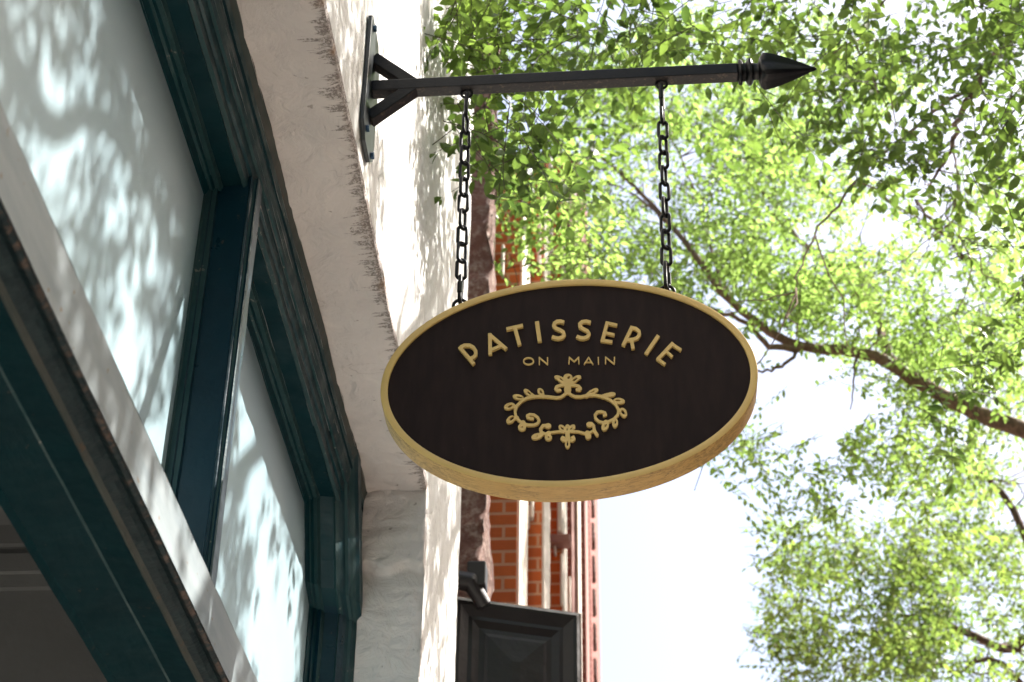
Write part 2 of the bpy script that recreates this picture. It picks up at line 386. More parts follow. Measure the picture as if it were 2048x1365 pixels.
# teal frame ----------------------------------------------------------
XG = -0.900
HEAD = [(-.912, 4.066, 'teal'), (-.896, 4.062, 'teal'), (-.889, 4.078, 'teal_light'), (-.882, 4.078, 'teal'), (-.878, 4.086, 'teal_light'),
        (-.866, 4.083, 'teal_light'), (-.862, 4.096, 'teal_shaded'), (-.822, 4.098, 'teal_light'), (-.818, 4.090, 'teal_light'), (-.810, 4.096, 'teal'),
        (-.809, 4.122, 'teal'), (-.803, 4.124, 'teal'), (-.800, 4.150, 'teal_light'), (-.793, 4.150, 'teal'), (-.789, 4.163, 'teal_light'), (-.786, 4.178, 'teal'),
        (-.785, 4.196, 'teal_shaded'), (-.780, 4.200, 'teal_light'), (-.778, 4.222, 'teal_dust_highlight'), (-.770, 4.246, 'teal_dust_highlight'), (-.770, 4.30, None)]
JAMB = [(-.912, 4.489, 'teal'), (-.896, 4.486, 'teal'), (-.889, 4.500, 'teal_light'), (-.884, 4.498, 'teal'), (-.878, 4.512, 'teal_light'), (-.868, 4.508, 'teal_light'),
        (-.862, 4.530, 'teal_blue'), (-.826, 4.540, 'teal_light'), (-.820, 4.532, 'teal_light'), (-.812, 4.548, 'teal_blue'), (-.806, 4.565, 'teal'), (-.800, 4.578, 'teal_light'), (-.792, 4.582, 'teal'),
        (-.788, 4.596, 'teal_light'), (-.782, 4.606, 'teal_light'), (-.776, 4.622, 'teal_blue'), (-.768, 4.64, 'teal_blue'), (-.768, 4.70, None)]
FM = ['teal', 'teal_light', 'teal_shaded', 'teal_dust_highlight', 'teal_blue']
def jshift(z):   # the jamb casing steps out under the head as a bracketed block
    if z > 3.875: return -.085 - (z - 3.875) * .55
    if z > 3.84: return -.085 + (3.875 - z) / .035 * .085
    return 0
def build_frame():
    g = MB(); mats = []
    ys = lin(-2.0, 4.9, 330)
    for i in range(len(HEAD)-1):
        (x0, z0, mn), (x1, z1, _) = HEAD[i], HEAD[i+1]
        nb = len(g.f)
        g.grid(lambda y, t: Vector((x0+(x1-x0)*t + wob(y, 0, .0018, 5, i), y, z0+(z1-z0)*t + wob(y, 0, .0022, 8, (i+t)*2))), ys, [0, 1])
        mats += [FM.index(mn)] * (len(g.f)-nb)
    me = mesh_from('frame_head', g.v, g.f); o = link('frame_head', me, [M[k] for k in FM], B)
    me.polygons.foreach_set("material_index", mats)
    g = MB(); mats = []
    zs = lin(0, 3.4, 40) + lin(3.41, 3.838, 30) + [3.84, 3.85, 3.86, 3.875, 3.88] + lin(3.89, 4.26, 30)
    for i in range(len(JAMB)-1):
        (x0, y0, mn), (x1, y1, _) = JAMB[i], JAMB[i+1]
        nb = len(g.f)
        g.grid(lambda z, t: Vector((x0+(x1-x0)*t, y0+(y1-y0)*t + jshift(z) + wob(z, 0, .0025, 8, (i+t)*3), z)), zs, [0, 1])
        for q in range(len(g.f)-nb):
            z = zs[q] if q < len(zs) else 0
            k = mn
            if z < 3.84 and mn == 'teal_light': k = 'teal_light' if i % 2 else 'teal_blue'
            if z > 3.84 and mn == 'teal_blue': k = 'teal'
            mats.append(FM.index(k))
    me = mesh_from('frame_jamb', g.v, g.f); link('frame_jamb', me, [M[k] for k in FM], B)
    me.polygons.foreach_set("material_index", mats)
build_frame()
# mullion(s)
YM = 2.958; MW = .045
def mullion(y0):
    g = MB()
    # cross-section seen from above: side facing the camera, glazing bead near the pane, rounded nose
    prof = [(-.908, -.004), (-.896, -.004), (-.894, -.000), (-.884, -.001), (-.882, .004), (-.872, .004), (-.870, .012), (-.806, .012), (-.803, .008),
            (-.799, .010), (-.797, .016), (-.793, .018), (-.789, .016), (-.787, .020), (-.787, .056), (-.793, .062), (-.84, .064), (-.86, .070), (-.90, .072), (-.908, .072)]
    n = len(prof); zs = lin(3.02, 4.12, 60)
    vs = [Vector((px + wob(z, 0, .0012, 9, k), y0 + py, z)) for z in zs for k, (px, py) in enumerate(prof)]
    fs = [(i*n+k, i*n+k+1, (i+1)*n+k+1, (i+1)*n+k) for i in range(len(zs)-1) for k in range(n-1)]
    g.add(vs, fs)
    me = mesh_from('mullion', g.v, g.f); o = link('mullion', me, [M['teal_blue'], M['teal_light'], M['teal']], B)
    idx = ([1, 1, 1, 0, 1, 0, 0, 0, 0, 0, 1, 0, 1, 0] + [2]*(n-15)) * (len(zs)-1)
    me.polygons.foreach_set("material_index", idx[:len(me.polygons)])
    return o
mullion(YM)['label'] = 'teal mullion whose street side is lit by the sun'
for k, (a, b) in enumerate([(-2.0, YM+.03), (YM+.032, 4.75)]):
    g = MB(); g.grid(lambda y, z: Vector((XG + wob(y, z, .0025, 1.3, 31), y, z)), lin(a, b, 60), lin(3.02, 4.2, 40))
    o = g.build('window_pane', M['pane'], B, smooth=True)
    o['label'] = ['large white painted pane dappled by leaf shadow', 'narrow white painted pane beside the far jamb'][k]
# transom beam: flashing in front, moulded underside
XF = -.745
zf0 = 1.6 + .745*(3.243-1.6)/.9; zf1 = 1.6 + .745*(3.372-1.6)/.9
tb = MB()
tb.grid(lambda y, t: Vector((XF + wob(y, t, .0015, 3, 41), y, zf0 + .004 + (zf1-zf0-.004)*t + wob(y, 0, .002, 9, 44)*t)), lin(-2.5, YJ+.02, 300), lin(0, 1, 4))
tb.grid(lambda y, t: Vector((XF - t*.16, y, zf1 + .03*t + wob(y, 0, .002, 9, 44))), lin(-2.5, YJ+.02, 300), [0, 1])
T = tb.build('transom_beam', M['flash'], B); T['label'] = 'pale grey metal flashing along the front of the transom beam'
def zat(k, x): return 1.6 + x*k
# underside profile: x distance, z  (k = elevation slope of each edge in the picture)
kD, kE, kC, kB1, kB = 1.826, 1.716, 1.594, 1.43, 1.4055
UND = [(.745, zf0, 'flake'), (.752, zf0-.004, 'flake'), (.765, zf0+.004, 'flake'), (.772, zf0-.003, 'flake'), (.786, zat(kE, .786)+.004, 'teal_dust_highlight'),
       (.790, zat(kE, .790)-.010, 'teal_dust_highlight'), (.796, zat(kE, .796)-.018, 'teal_shaded'),
       (.848, zat(kC, .848)+.004, 'teal_light'), (.851, zat(kC, .851)-.004, 'teal_shaded'), (.9395, zat(kB1, .9395), 'teal'), (.945, zat(kB, .945), 'teal'), (.975, 3.02, 'teal'), (.975, 3.3, None)]
g = MB(); mats = []; FM2 = ['flake', 'teal_dust_highlight', 'teal_shaded', 'teal_light', 'teal']
for i in range(len(UND)-1):
    (x0, z0, mn), (x1, z1, _) = UND[i], UND[i+1]; nb = len(g.f)
    g.grid(lambda y, t: Vector((-(x0+(x1-x0)*t), y, z0+(z1-z0)*t + wob(y, 0, .0016, 6, (i+t)*5))), lin(-2.5, YJ+.1, 260), [0, 1])
    mats += [FM2.index(mn)] * (len(g.f)-nb)
me = mesh_from('beam_underside', g.v, g.f); o = link('moulding', me, [M[k] for k in FM2], T); me.polygons.foreach_set("material_index", mats)
o['label'] = 'teal moulded underside of the beam with flaking paint, its colour darkened for shade'
# interior of the shop seen under the beam
yi = 3.45
g = MB()
g.add([(-.98, yi, 0), (-5, yi, 0), (-5, yi, 4.6), (-.98, yi, 4.6)], [(0, 1, 2, 3)])
g.add([(-4.6, -2.4, 0), (-4.6, yi, 0), (-4.6, yi, 4.6), (-4.6, -2.4, 4.6)], [(0, 1, 2, 3)])
g.add([(-.98, -2.4, 0), (-4.9, -2.4, 0), (-4.9, -2.4, 4.6), (-.98, -2.4, 4.6)], [(0, 1, 2, 3)])
g.add([(-.93, -2.4, 4.6), (-4.9, -2.4, 4.6), (-4.9, yi, 4.6), (-.93, yi, 4.6)], [(0, 1, 2, 3)])
g.add([(-.93, -2.4, 3.0), (-.93, yi, 3.0), (-.93, yi, 4.6), (-.93, -2.4, 4.6)], [(0, 1, 2, 3)])
g.build('interior_wall', M['interior'], B)
zt = on_y(45, 1182, yi).z; zm = on_y(45, 1103, yi).z
g = MB()
prof = [(0, zt), (-.018, zt), (-.020, zt+.03), (-.026, zt+.035), (-.028, zm-.02), (-.020, zm-.004), (-.020, zm), (-.03, zm+.004), (-.032, zm+.05), (-.05, zm+.09), (-.052, zm+.2), (-.09, zm+.26), (0, zm+.27)]
g.grid(lambda x, i: Vector((x, yi + prof[i][0], prof[i][1])), [-.98, -3, -4.9], list(range(len(prof))))
g.build('crown_moulding', M['interior'], B)
MB().add([(-.6, -2.4, .004), (-4.9, -2.4, .004), (-4.9, yi, .004), (-.6, yi, .004)], [(0, 1, 2, 3)]).build('shop_floor', M['intfloor'], B)
g = MB().box(-1.0, -.85, 3.44, 4.7, 0, 2.98); g.build('shopfront_panel', M['teal_blue'], B, bevel=.006)

# ------------------------------------------------------------------ sign bracket
YS = 3.15
BR = empty('sign_bracket', (XW, YS, 4.53), 'black iron arm with a spearhead finial bolted to the white wall, holding two chains', 'bracket')
pl = [on_x(u, v, XW+.004) for u, v in ((733, 36), (729, 114), (720, 249), (720, 273), (728, 326))]
ploc = [(3.070, 4.700), (3.070, 4.37), (3.105, 4.335), (3.185, 4.335), (3.225, 4.37), (3.225, 4.66), (3.185, 4.715), (3.085, 4.715)]
n = len(ploc); g = MB()
vs = [(XW+.003, y, z) for y, z in ploc] + [(XW+.013, y, z) for y, z in ploc]
g.add(vs, [tuple(range(n))[::-1], tuple(range(n, 2*n))] + [(i, (i+1) % n, n+(i+1) % n, n+i) for i in range(n)])
g.build('wall_plate', M['plate'], BR, bevel=.0015)
bolt = None
for (y, z) in ((3.10, 4.685), (3.195, 4.675), (3.105, 4.37), (3.19, 4.36)):
    g = MB(); c = Vector((XW+.013, y, z))
    vs = [c + Vector((h, .009*math.cos(a), .009*math.sin(a))) for h in (0, .008) for a in [k*math.pi/3 for k in range(6)]]
    g.add(vs, [tuple(range(6))[::-1], tuple(range(6, 12))] + [(i, (i+1) % 6, 6+(i+1) % 6, 6+i) for i in range(6)])
    g.build('bolt', M['bolt'], BR, bevel=.001)
# arm rises very slightly outwards
A0 = Vector((XW+.012, YS, 4.532)); A1 = Vector((.283, YS, 4.544))
ax = (A1-A0).normalized(); az = Vector((-ax.z, 0, ax.x)); ay = Vector((0, 1, 0)); s = .0165
def bar(p, q, s, up=None, name='arm', mats=None):
    d = (q-p).normalized(); u = up or Vector((-d.z, 0, d.x)); r = d.cross(u)
    g = MB(); vs = [e + u*a*s + r*b*s for e in (p, q) for a, b in ((-1, -1), (-1, 1), (1, 1), (1, -1))]
    g.add(vs, [(0, 1, 2, 3), (7, 6, 5, 4), (0, 4, 5, 1), (1, 5, 6, 2), (2, 6, 7, 3), (3, 7, 4, 0)])
    o = g.build(name, [M['iron'], M['iron_dusty']], BR, bevel=.0028)
    for pl_ in o.data.polygons:
        if pl_.normal.z < -.4: pl_.material_index = 1
    return o
bar(A0, A1, s)
J = Vector((-.490, YS, 4.533))
for sg, zp in ((1, 4.628), (-1, 4.437)):
    bar(Vector((XW+.010, YS, zp)), J + Vector((.004, 0, sg*.005)), .0155, name='brace')
# finial: square sections lofted along the arm
prof = [(0, .0175), (.002, .024), (.006, .026), (.010, .024), (.012, .019), (.018, .018), (.021, .022), (.026, .027), (.031, .027), (.035, .022), (.037, .017), (.044, .016), (.048, .018),
        (.050, .026), (.054, .033), (.060, .0355), (.068, .0355), (.085, .0325), (.105, .0275), (.125, .0215), (.145, .0150), (.160, .0100), (.172, .0060), (.180, .0045), (.185, .001)]
ks = 24; vs = []
def sq(a, t):
    c, s_ = math.cos(a), math.sin(a); e = 5 if t < .048 else 3.2
    return 1/((abs(c)**e + abs(s_)**e)**(1/e))
for (t, r) in prof:
    for k in range(ks):
        a = 2*math.pi*(k+.5)/ks; q = sq(a, t)*r
        if t > .055:  # shallow hollow in every face
            q *= 1 - .10*math.cos(4*a)*(1 if r > .006 else 0)
        vs.append(A1 + ax*t + ay*math.cos(a)*q + az*math.sin(a)*q)
fs = [(i*ks+k, i*ks+(k+1) % ks, (i+1)*ks+(k+1) % ks, (i+1)*ks+k) for i in range(len(prof)-1) for k in range(ks)]
fs += [tuple(range(ks))[::-1], tuple((len(prof)-1)*ks+k for k in range(ks))]
MB().add(vs, fs).build('finial', M['iron'], BR, autosmooth=40)
# ------------------------------------------------------------------ hanging sign
cS = Vector((-.1215, YS, 3.690)); AX, AZ = .3975, .2615; TILT = .046; TH = .047
SG = empty('hanging_sign', (cS.x, YS, cS.z+AZ), 'oval dark brown sign with a gold rim reading PATISSERIE ON MAIN above a scroll ornament', 'shop sign')
ct, st = math.cos(TILT), math.sin(TILT)
def ell(a, k, dy, ex=0): # point on the oval inset by k metres
    x, z = (AX-k)*math.cos(a), (AZ-k)*math.sin(a)
    return Vector((cS.x + x*ct - z*st, YS + dy, cS.z + x*st + z*ct))
NE = 192; RW = .0155
profS = [(.30, .064), (RW+.0, .064), (0.002, .064), (0, .062), (0, .003), (.0008, .001), (.0025, 0), (RW-.002, 0), (RW, .0015), (RW, .009)]
def loft(ids):
    g = MB(); vs = [ell(2*math.pi*i/NE, *profS[j]) for j in ids for i in range(NE)]
    fs = [(j*NE+i, j*NE+(i+1) % NE, (j+1)*NE+(i+1) % NE, (j+1)*NE+i) for j in range(len(ids)-1) for i in range(NE)]
    return g.add(vs, fs)
g = loft([3, 4, 5]); g.build('rim_edge', M['gold_edge'], SG, autosmooth=40)
g = loft([5, 6, 7, 8, 9]); g.build('rim', M['gold'], SG, autosmooth=40)
g = MB(); g.add([ell(2*math.pi*i/NE, RW, .006) for i in range(NE)], [tuple(range(NE))]); g.add([ell(2*math.pi*i/NE, .0, .062) for i in range(NE)], [tuple(range(NE))[::-1]])
g.build('panel', M['panel'], SG)

# raised lettering: strokes as signed distance fields, contoured to a clean outline, extruded
def sd_strokes(P, strokes):
    d = np.full(P.shape[:-1], 1e9)
    for s_ in strokes:
        kind = s_[0]
        if kind in ('L', 'B'):      # polyline; B has flat ends
            pts = np.array(s_[1], float); wd = s_[2]/2
            for a, b in zip(pts[:-1], pts[1:]):
                ab = b-a; L = np.hypot(*ab); t = ab/L; nrm = np.array([-t[1], t[0]])
                q = P-a; u = q@t; v = np.abs(q@nrm)
                if kind == 'B': dd = np.maximum(np.maximum(-u, u-L), v-wd)
                else:
                    uu = np.clip(u, 0, L); dd = np.hypot(u-uu, v)-wd
                d = np.minimum(d, dd)
            if kind == 'B':
                for b in pts[1:-1]: d = np.minimum(d, np.hypot(*(np.moveaxis(P-b, -1, 0)))-wd)
        elif kind in ('E', 'H'):    # ellipse (H = hole)
            cx, cy, rx, ry, an = s_[1:6]; c_, s2 = math.cos(R_(an)), math.sin(R_(an))
            q = P-np.array([cx, cy]); u = q[..., 0]*c_+q[..., 1]*s2; v = -q[..., 0]*s2+q[..., 1]*c_
            dd = (np.hypot(u/rx, v/ry)-1)*min(rx, ry)
            d = np.minimum(d, dd) if kind == 'E' else np.maximum(d, -dd)
        elif kind == 'C':           # cut away outside a half plane: point, outward normal
            q = P-np.array(s_[1]); d = np.maximum(d, q@np.array(s_[2]))
    return d
def contour(strokes, step, org, scl, depth, name, parent, mat, y=YS+.0005, yb=YS+.0062):
    allp = []
    for s_ in strokes:
        if s_[0] in ('L', 'B'): allp += [(px+o, py+o) for px, py in s_[1] for o in (-s_[2], s_[2])]
        elif s_[0] == 'E': r = max(s_[3], s_[4]); allp += [(s_[1]-r, s_[2]-r), (s_[1]+r, s_[2]+r)]
    ap = np.array(allp); lo = ap.min(0)-step*2; hi = ap.max(0)+step*2
    xs = np.arange(lo[0], hi[0], step); ys = np.arange(lo[1], hi[1], step)
    P = np.stack(np.meshgrid(xs, ys, indexing='ij'), -1); D = sd_strokes(P, strokes)
    V = []; key = {}; F = []
    def vert(k, p):
        if k not in key: key[k] = len(V); V.append(p)
        return key[k]
    ins = D < 0
    act = ins[:-1, :-1] | ins[1:, :-1] | ins[:-1, 1:] | ins[1:, 1:]
    for i, j in np.argwhere(act):
        c = [(i, j), (i+1, j), (i+1, j+1), (i, j+1)]; poly = []
        for q in range(4):
            a, b = c[q], c[(q+1) % 4]; da, db = D[a], D[b]
            if da < 0: poly.append(vert(a, (xs[a[0]], ys[a[1]])))
            if (da < 0) != (db < 0):
                t = da/(da-db); k = (min(a, b), max(a, b))
                poly.append(vert(k, (xs[a[0]]+(xs[b[0]]-xs[a[0]])*t, ys[a[1]]+(ys[b[1]]-ys[a[1]])*t)))
        if len(poly) > 2: F.append(tuple(poly))
    cnt = {}
    for f in F:
        for q in range(len(f)):
            a, b = f[q], f[(q+1) % len(f)]; cnt[(a, b)] = 1
    bnd = [(a, b) for (a, b) in cnt if (b, a) not in cnt]
    verts = []
    for (px, py) in V:
        p_ = on_y(org[0]+px/scl, org[1]+py/scl, y); verts.append(p_)
    n = len(verts); bv = {}
    for e in bnd:
        for a in e:
            if a not in bv: bv[a] = len(verts); verts.append(verts[a]+Vector((0, yb-y, 0)))
    faces = F + [(b, a, bv[a], bv[b]) for a, b in bnd]
    return link(name, mesh_from(name, verts, faces), mat, parent)
O3, S3 = (900, 620), 4.2667
LET = [
 [('B', [(80, 313), (205, 463)], 30), ('B', [(90, 318), (125, 302), (165, 301), (198, 318), (219, 350), (219, 382), (200, 404), (176, 414)], 29)],
 [('B', [(343, 382), (340, 200)], 31), ('B', [(332, 206), (482, 334)], 29), ('B', [(345, 343), (432, 306)], 24)],
 [('B', [(481, 163), (622, 131)], 27), ('B', [(551, 145), (594, 300)], 32)],
 [('B', [(741, 98), (766, 271)], 35)],
 [('B', [(974, 106), (945, 96), (915, 98), (892, 113), (885, 136), (902, 156), (938, 170), (966, 188), (974, 212), (958, 234), (926, 242), (896, 238), (870, 228)], 29)],
 [('B', [(1200, 106), (1162, 96), (1128, 101), (1107, 120), (1110, 145), (1138, 162), (1170, 178), (1186, 203), (1175, 229), (1142, 240), (1108, 237), (1080, 224)], 29)],
 [('B', [(1344, 100), (1297, 271)], 29), ('B', [(1334, 110), (1426, 130)], 25), ('B', [(1318, 193), (1404, 213)], 23), ('B', [(1290, 258), (1385, 272)], 25)],
 [('B', [(1555, 140), (1476, 305)], 30), ('B', [(1546, 151), (1584, 158), (1612, 180), (1617, 210), (1598, 238), (1562, 252), (1505, 256)], 28), ('B', [(1548, 252), (1563, 332)], 29)],
 [('B', [(1779, 218), (1670, 378)], 31)],
 [('B', [(1905, 280), (1770, 424)], 29), ('B', [(1888, 287), (1972, 342)], 25), ('B', [(1838, 345), (1897, 400)], 23), ('B', [(1765, 413), (1836, 464)], 25)],
 [('E', 670, 437, 47, 33, 0), ('H', 670, 437, 37, 23, 0)],
 [('B', [(762, 467), (762, 406), (832, 464), (832, 404)], 9.5)],
 [('B', [(1015, 461), (1018, 404), (1060, 441), (1098, 404), (1100, 463)], 9.5)],
 [('B', [(1144, 466), (1183, 405), (1221, 466)], 9.5), ('B', [(1160, 446), (1206, 446)], 8.5)],
 [('B', [(1265, 402), (1267, 463)], 9.5)],
 [('B', [(1327, 462), (1328, 403), (1401, 461), (1404, 401)], 9.5)]]
for k, L_ in enumerate(LET):
    contour(L_, 2.6 if k < 10 else 1.6, O3, S3, .006, 'letter', SG, M['gold'], YS+.0002 - (.001 if k < 10 else -.002))
O2, S2 = (980, 720), 6.827
ORN = [
 ('L', [(1060, 435), (1010, 480), (960, 510), (900, 515), (800, 502), (700, 497), (600, 500), (500, 522), (430, 562), (372, 620), (342, 690), (350, 760), (390, 822), (445, 868), (520, 888), (600, 888), (650, 868), (671, 828), (650, 785), (600, 750), (545, 744), (508, 762), (515, 786), (550, 798), (582, 802)], 37),
 ('L', [(1060, 435), (1110, 478), (1160, 500), (1240, 502), (1330, 482), (1430, 480), (1540, 500), (1640, 545), (1712, 605), (1758, 680), (1745, 750), (1690, 808), (1620, 842), (1540, 856), (1480, 838), (1440, 798), (1434, 750), (1465, 712), (1520, 704), (1568, 722), (1580, 750), (1558, 760)], 37),
 ('L', [(1320, 490), (1375, 440), (1430, 415)], 50), ('L', [(1540, 500), (1600, 480), (1680, 470)], 55),
 ('E', 515, 445, 66, 34, 38), ('L', [(560, 470), (600, 500)], 45), ('E', 692, 435, 54, 40, 50), ('L', [(715, 465), (725, 495)], 50),
 ('E', 385, 507, 76, 35, 10), ('E', 265, 632, 76, 44, -17), ('L', [(300, 625), (350, 640)], 50), ('E', 282, 815, 66, 44, -38), ('L', [(320, 790), (370, 790)], 50),
 ('E', 437, 918, 55, 50, 0), ('L', [(437, 890), (450, 860)], 70),
 ('E', 1425, 425, 58, 34, -25), ('E', 1655, 472, 60, 32, -8), ('E', 1762, 560, 80, 40, 6), ('E', 1820, 720, 68, 48, 65), ('L', [(1790, 690), (1760, 700)], 50),
 ('E', 1708, 862, 64, 40, 95), ('E', 1572, 905, 66, 46, -62), ('L', [(1590, 880), (1580, 850)], 60),
 ('E', 1060, 300, 75, 60, 0), ('L', [(1060, 320), (1060, 425)], 88), ('L', [(960, 262), (1030, 310)], 74), ('E', 935, 245, 60, 30, 15), ('E', 1190, 245, 58, 32, -20), ('L', [(1165, 265), (1090, 315)], 74), ('E', 1063, 238, 62, 48, 0),
 ('L', [(1020, 340), (960, 347), (912, 365), (896, 398), (918, 418), (955, 414)], 40), ('L', [(1100, 340), (1160, 345), (1212, 360), (1236, 392), (1218, 412), (1188, 404)], 40),
 ('L', [(1060, 360), (1030, 400), (1060, 440), (1090, 400), (1060, 360)], 40),
 ('L', [(700, 1010), (770, 1005), (850, 988), (950, 975), (1000, 985)], 32), ('L', [(1110, 978), (1200, 978), (1300, 1005), (1372, 990), (1425, 955)], 32),
 ('L', [(705, 1005), (690, 945), (722, 898), (790, 895)], 42), ('E', 792, 902, 44, 36, 0), ('E', 642, 1042, 78, 40, -14), ('L', [(680, 1020), (725, 1005)], 50), ('E', 797, 1058, 50, 44, 0), ('L', [(780, 1020), (800, 1000)], 60),
 ('L', [(1425, 955), (1415, 900), (1385, 868), (1350, 872)], 40), ('E', 1358, 882, 42, 36, 0), ('L', [(1420, 960), (1462, 1025)], 44), ('E', 1340, 1040, 42, 44, 0), ('L', [(1330, 1000), (1340, 1030)], 70),
 ('E', 985, 932, 56, 38, 42), ('E', 1058, 932, 36, 52, 0), ('E', 1118, 928, 54, 36, -45), ('L', [(1055, 970), (1062, 1070)], 62), ('L', [(1000, 970), (1120, 970)], 40),
 ('L', [(1040, 1095), (1000, 1102), (976, 1078), (990, 1052), (1012, 1062)], 32), ('L', [(1080, 1095), (1125, 1102), (1152, 1080), (1140, 1048), (1115, 1062)], 32),
 ('E', 1058, 1145, 37, 64, 0), ('L', [(1040, 1090), (1080, 1090)], 40),
 ('H', 532, 452, 34, 11, 40), ('H', 697, 437, 25, 12, 60), ('H', 402, 512, 44, 10, 8), ('H', 275, 633, 38, 15, -25), ('H', 298, 800, 38, 18, -45), ('H', 437, 915, 14, 12, 0),
 ('H', 1402, 435, 32, 9, -30), ('H', 1745, 555, 40, 11, 3), ('H', 1815, 715, 36, 17, 55), ('H', 1712, 850, 26, 10, 100), ('H', 1578, 897, 28, 9, -55),
 ('H', 970, 265, 30, 10, 38), ('H', 1160, 268, 38, 14, -35), ('H', 1075, 240, 22, 17, -30), ('H', 643, 1040, 16, 7, -20), ('H', 797, 1053, 11, 10, 0),
 ('H', 985, 935, 26, 11, 45), ('H', 1052, 946, 7, 26, 0), ('H', 1107, 940, 20, 8, -40), ('H', 1058, 1142, 11, 36, 0)]
contour(ORN, 7.0, O2, S2, .006, 'ornament', SG, M['gold'])

# ------------------------------------------------------------------ chains
link_me = {}
def link_mesh(wd, ln, r, key):
    if key not in link_me:
        g = MB(); R = wd/2 - r
        g.ring((0, 0, 0), (1, 0, 0), (0, 0, 1), R, r, 20, 8, L=ln-2*r-2*R)
        link_me[key] = mesh_from('link', g.v, g.f, True); link_me[key].materials.append(M['iron'])
    return link_me[key]
def put(name, me, p, root, rz, tilt):
    o = bpy.data.objects.new(name, me); COL.objects.link(o); o.parent = root
    o.location = p - root.location; o.rotation_euler = (tilt[0], tilt[1], rz); return o
def chain(top, bot, ztop_arm, angs, label, side):
    root = empty('chain', top, label, 'chain', 'chains holding up the sign')
    d = bot-top; Ln = d.length; dn = d/Ln; tl = (0, -math.atan2(-dn.x, -dn.z)) if False else (0, math.atan2(dn.x, dn.z) + math.pi)
    ql = .082; n = 10; gap = .009
    me = link_mesh(.030, ql, .0046, 'q'); q_nodes = []
    mid = Ln - 2*(ql-2*gap); pitch = mid/n
    ml = link_mesh(.0285, pitch+.0150, .0042, 'l%d' % side)
    for i, c in enumerate((ql/2-gap, Ln-ql/2+gap)):
        o = put('quick_link', me, top+dn*c, root, angs[0] if i == 0 else angs[-1], tl)
        g = MB(); sgn = 1 if (side + i) % 2 == 0 else -1
        r6 = [Vector((sgn*.0110 + .0062*math.cos(a), .0062*math.sin(a), h)) for h in (-.014, .014) for a in [k*math.pi/3 for k in range(6)]]
        g.add(r6, [tuple(range(6))[::-1], tuple(range(6, 12))] + [(q, (q+1) % 6, 6+(q+1) % 6, 6+q) for q in range(6)])
        nm = mesh_from('nut', g.v, g.f); nm.materials.append(M['iron'])
        no = bpy.data.objects.new('nut', nm); COL.objects.link(no); no.parent = o
    for i in range(n):
        c = ql-2*gap + pitch*(i+.5)
        put('link', ml, top+dn*c, root, angs[1+i], tl)
    return root
zArmL = 4.532+.012*(932-735)/700-.0165
TL = on_y(933, 188, YS); TR = on_y(1323, 170, YS)
def armz(x): return A0.z + (x-A0.x)/(A1.x-A0.x)*(A1.z-A0.z)
for T_, nm in ((TL, 0), (TR, 1)):
    g = MB(); g.ring((T_.x, YS, armz(T_.x)-s-.010), (1, 0, 0), (0, 0, 1), .0125, .0035, 20, 8); g.tube([(T_.x, YS, armz(T_.x)-s-.001), (T_.x, YS, armz(T_.x)-s+.006)], .006, 8)
    g.build('eye_bolt', M['iron'], BR, smooth=True)
def rimtop(x):
    a = math.acos(max(-1, min(1, (x-cS.x)/AX))); 
    for _ in range(8):
        p_ = ell(a, 0, 0); a += (p_.x-x)/(AX*math.sin(a))
    return ell(a, 0, 0).z
HB = []
for u, v in ((919, 600), (1335, 582)):
    x = on_y(u, v, YS).x; z = rimtop(x); HB.append(Vector((x, YS+.020, z+.012)))
    g = MB(); g.ring((x, YS+.020, z+.008), (1, 0, 0), (0, 0, 1), .0155, .0038, 20, 8); g.build('eye', M['iron'], SG, smooth=True)
d90 = math.pi/2
chain(Vector((TL.x, YS, armz(TL.x)-s-.0175)), HB[0]+Vector((0, 0, .006)), 0, [d90+.15 if k == 0 else ((.9 if k % 2 else .15) + .25*math.sin(k*1.9)) for k in range(11)] + [d90-.1], 'black iron chain nearer the wall, from the arm to the left of the sign', 0)
chain(Vector((TR.x, YS, armz(TR.x)-s-.0175)), HB[1]+Vector((0, 0, .006)), 0, [d90-.2 if k == 0 else ((1.0 if k % 2 else -.1) + .35*math.sin(k*1.3)) for k in range(11)] + [d90-.35], 'black iron chain near the spearhead, from the arm to the right of the sign', 1)

# ------------------------------------------------------------------ neighbouring facades
def strip_building():
    NB = empty('brownstone_pier', (XW, 5.9, 0), 'rough brown stone pier between the white wall and the brick facade', 'stone pier')
    y0 = 6.15
    xl = -2.2; xr = on_y(966, 1100, y0).x
    g = MB()
    def f(u, z):
        # u 0..1 face towards camera, 1..2 side face going away
        rr = .035*fbm(u*2, z*2.2, 4) + .02*fbm(u*5, z*8, 7)
        if u <= 1: return Vector((xl+(xr-xl)*u + (rr*.6 if u > .9 else 0), y0 + rr, z))
        return Vector((xr + rr*.6, y0+(u-1)*.22 + rr, z))
    g.grid(f, lin(0, .8, 4)+lin(.82, 1, 14)+lin(1.03, 2, 10), lin(0, 7.7, 250))
    g.build('stone_face', M['stone'], NB, smooth=True)
strip_building()
BB = empty('brick_building', (XW, 7, 0), 'orange red brick building with pale trims and stepped piers beyond the white wall', 'building')
VB = 1120
def xk(u, y): return on_y(u, VB, y).x
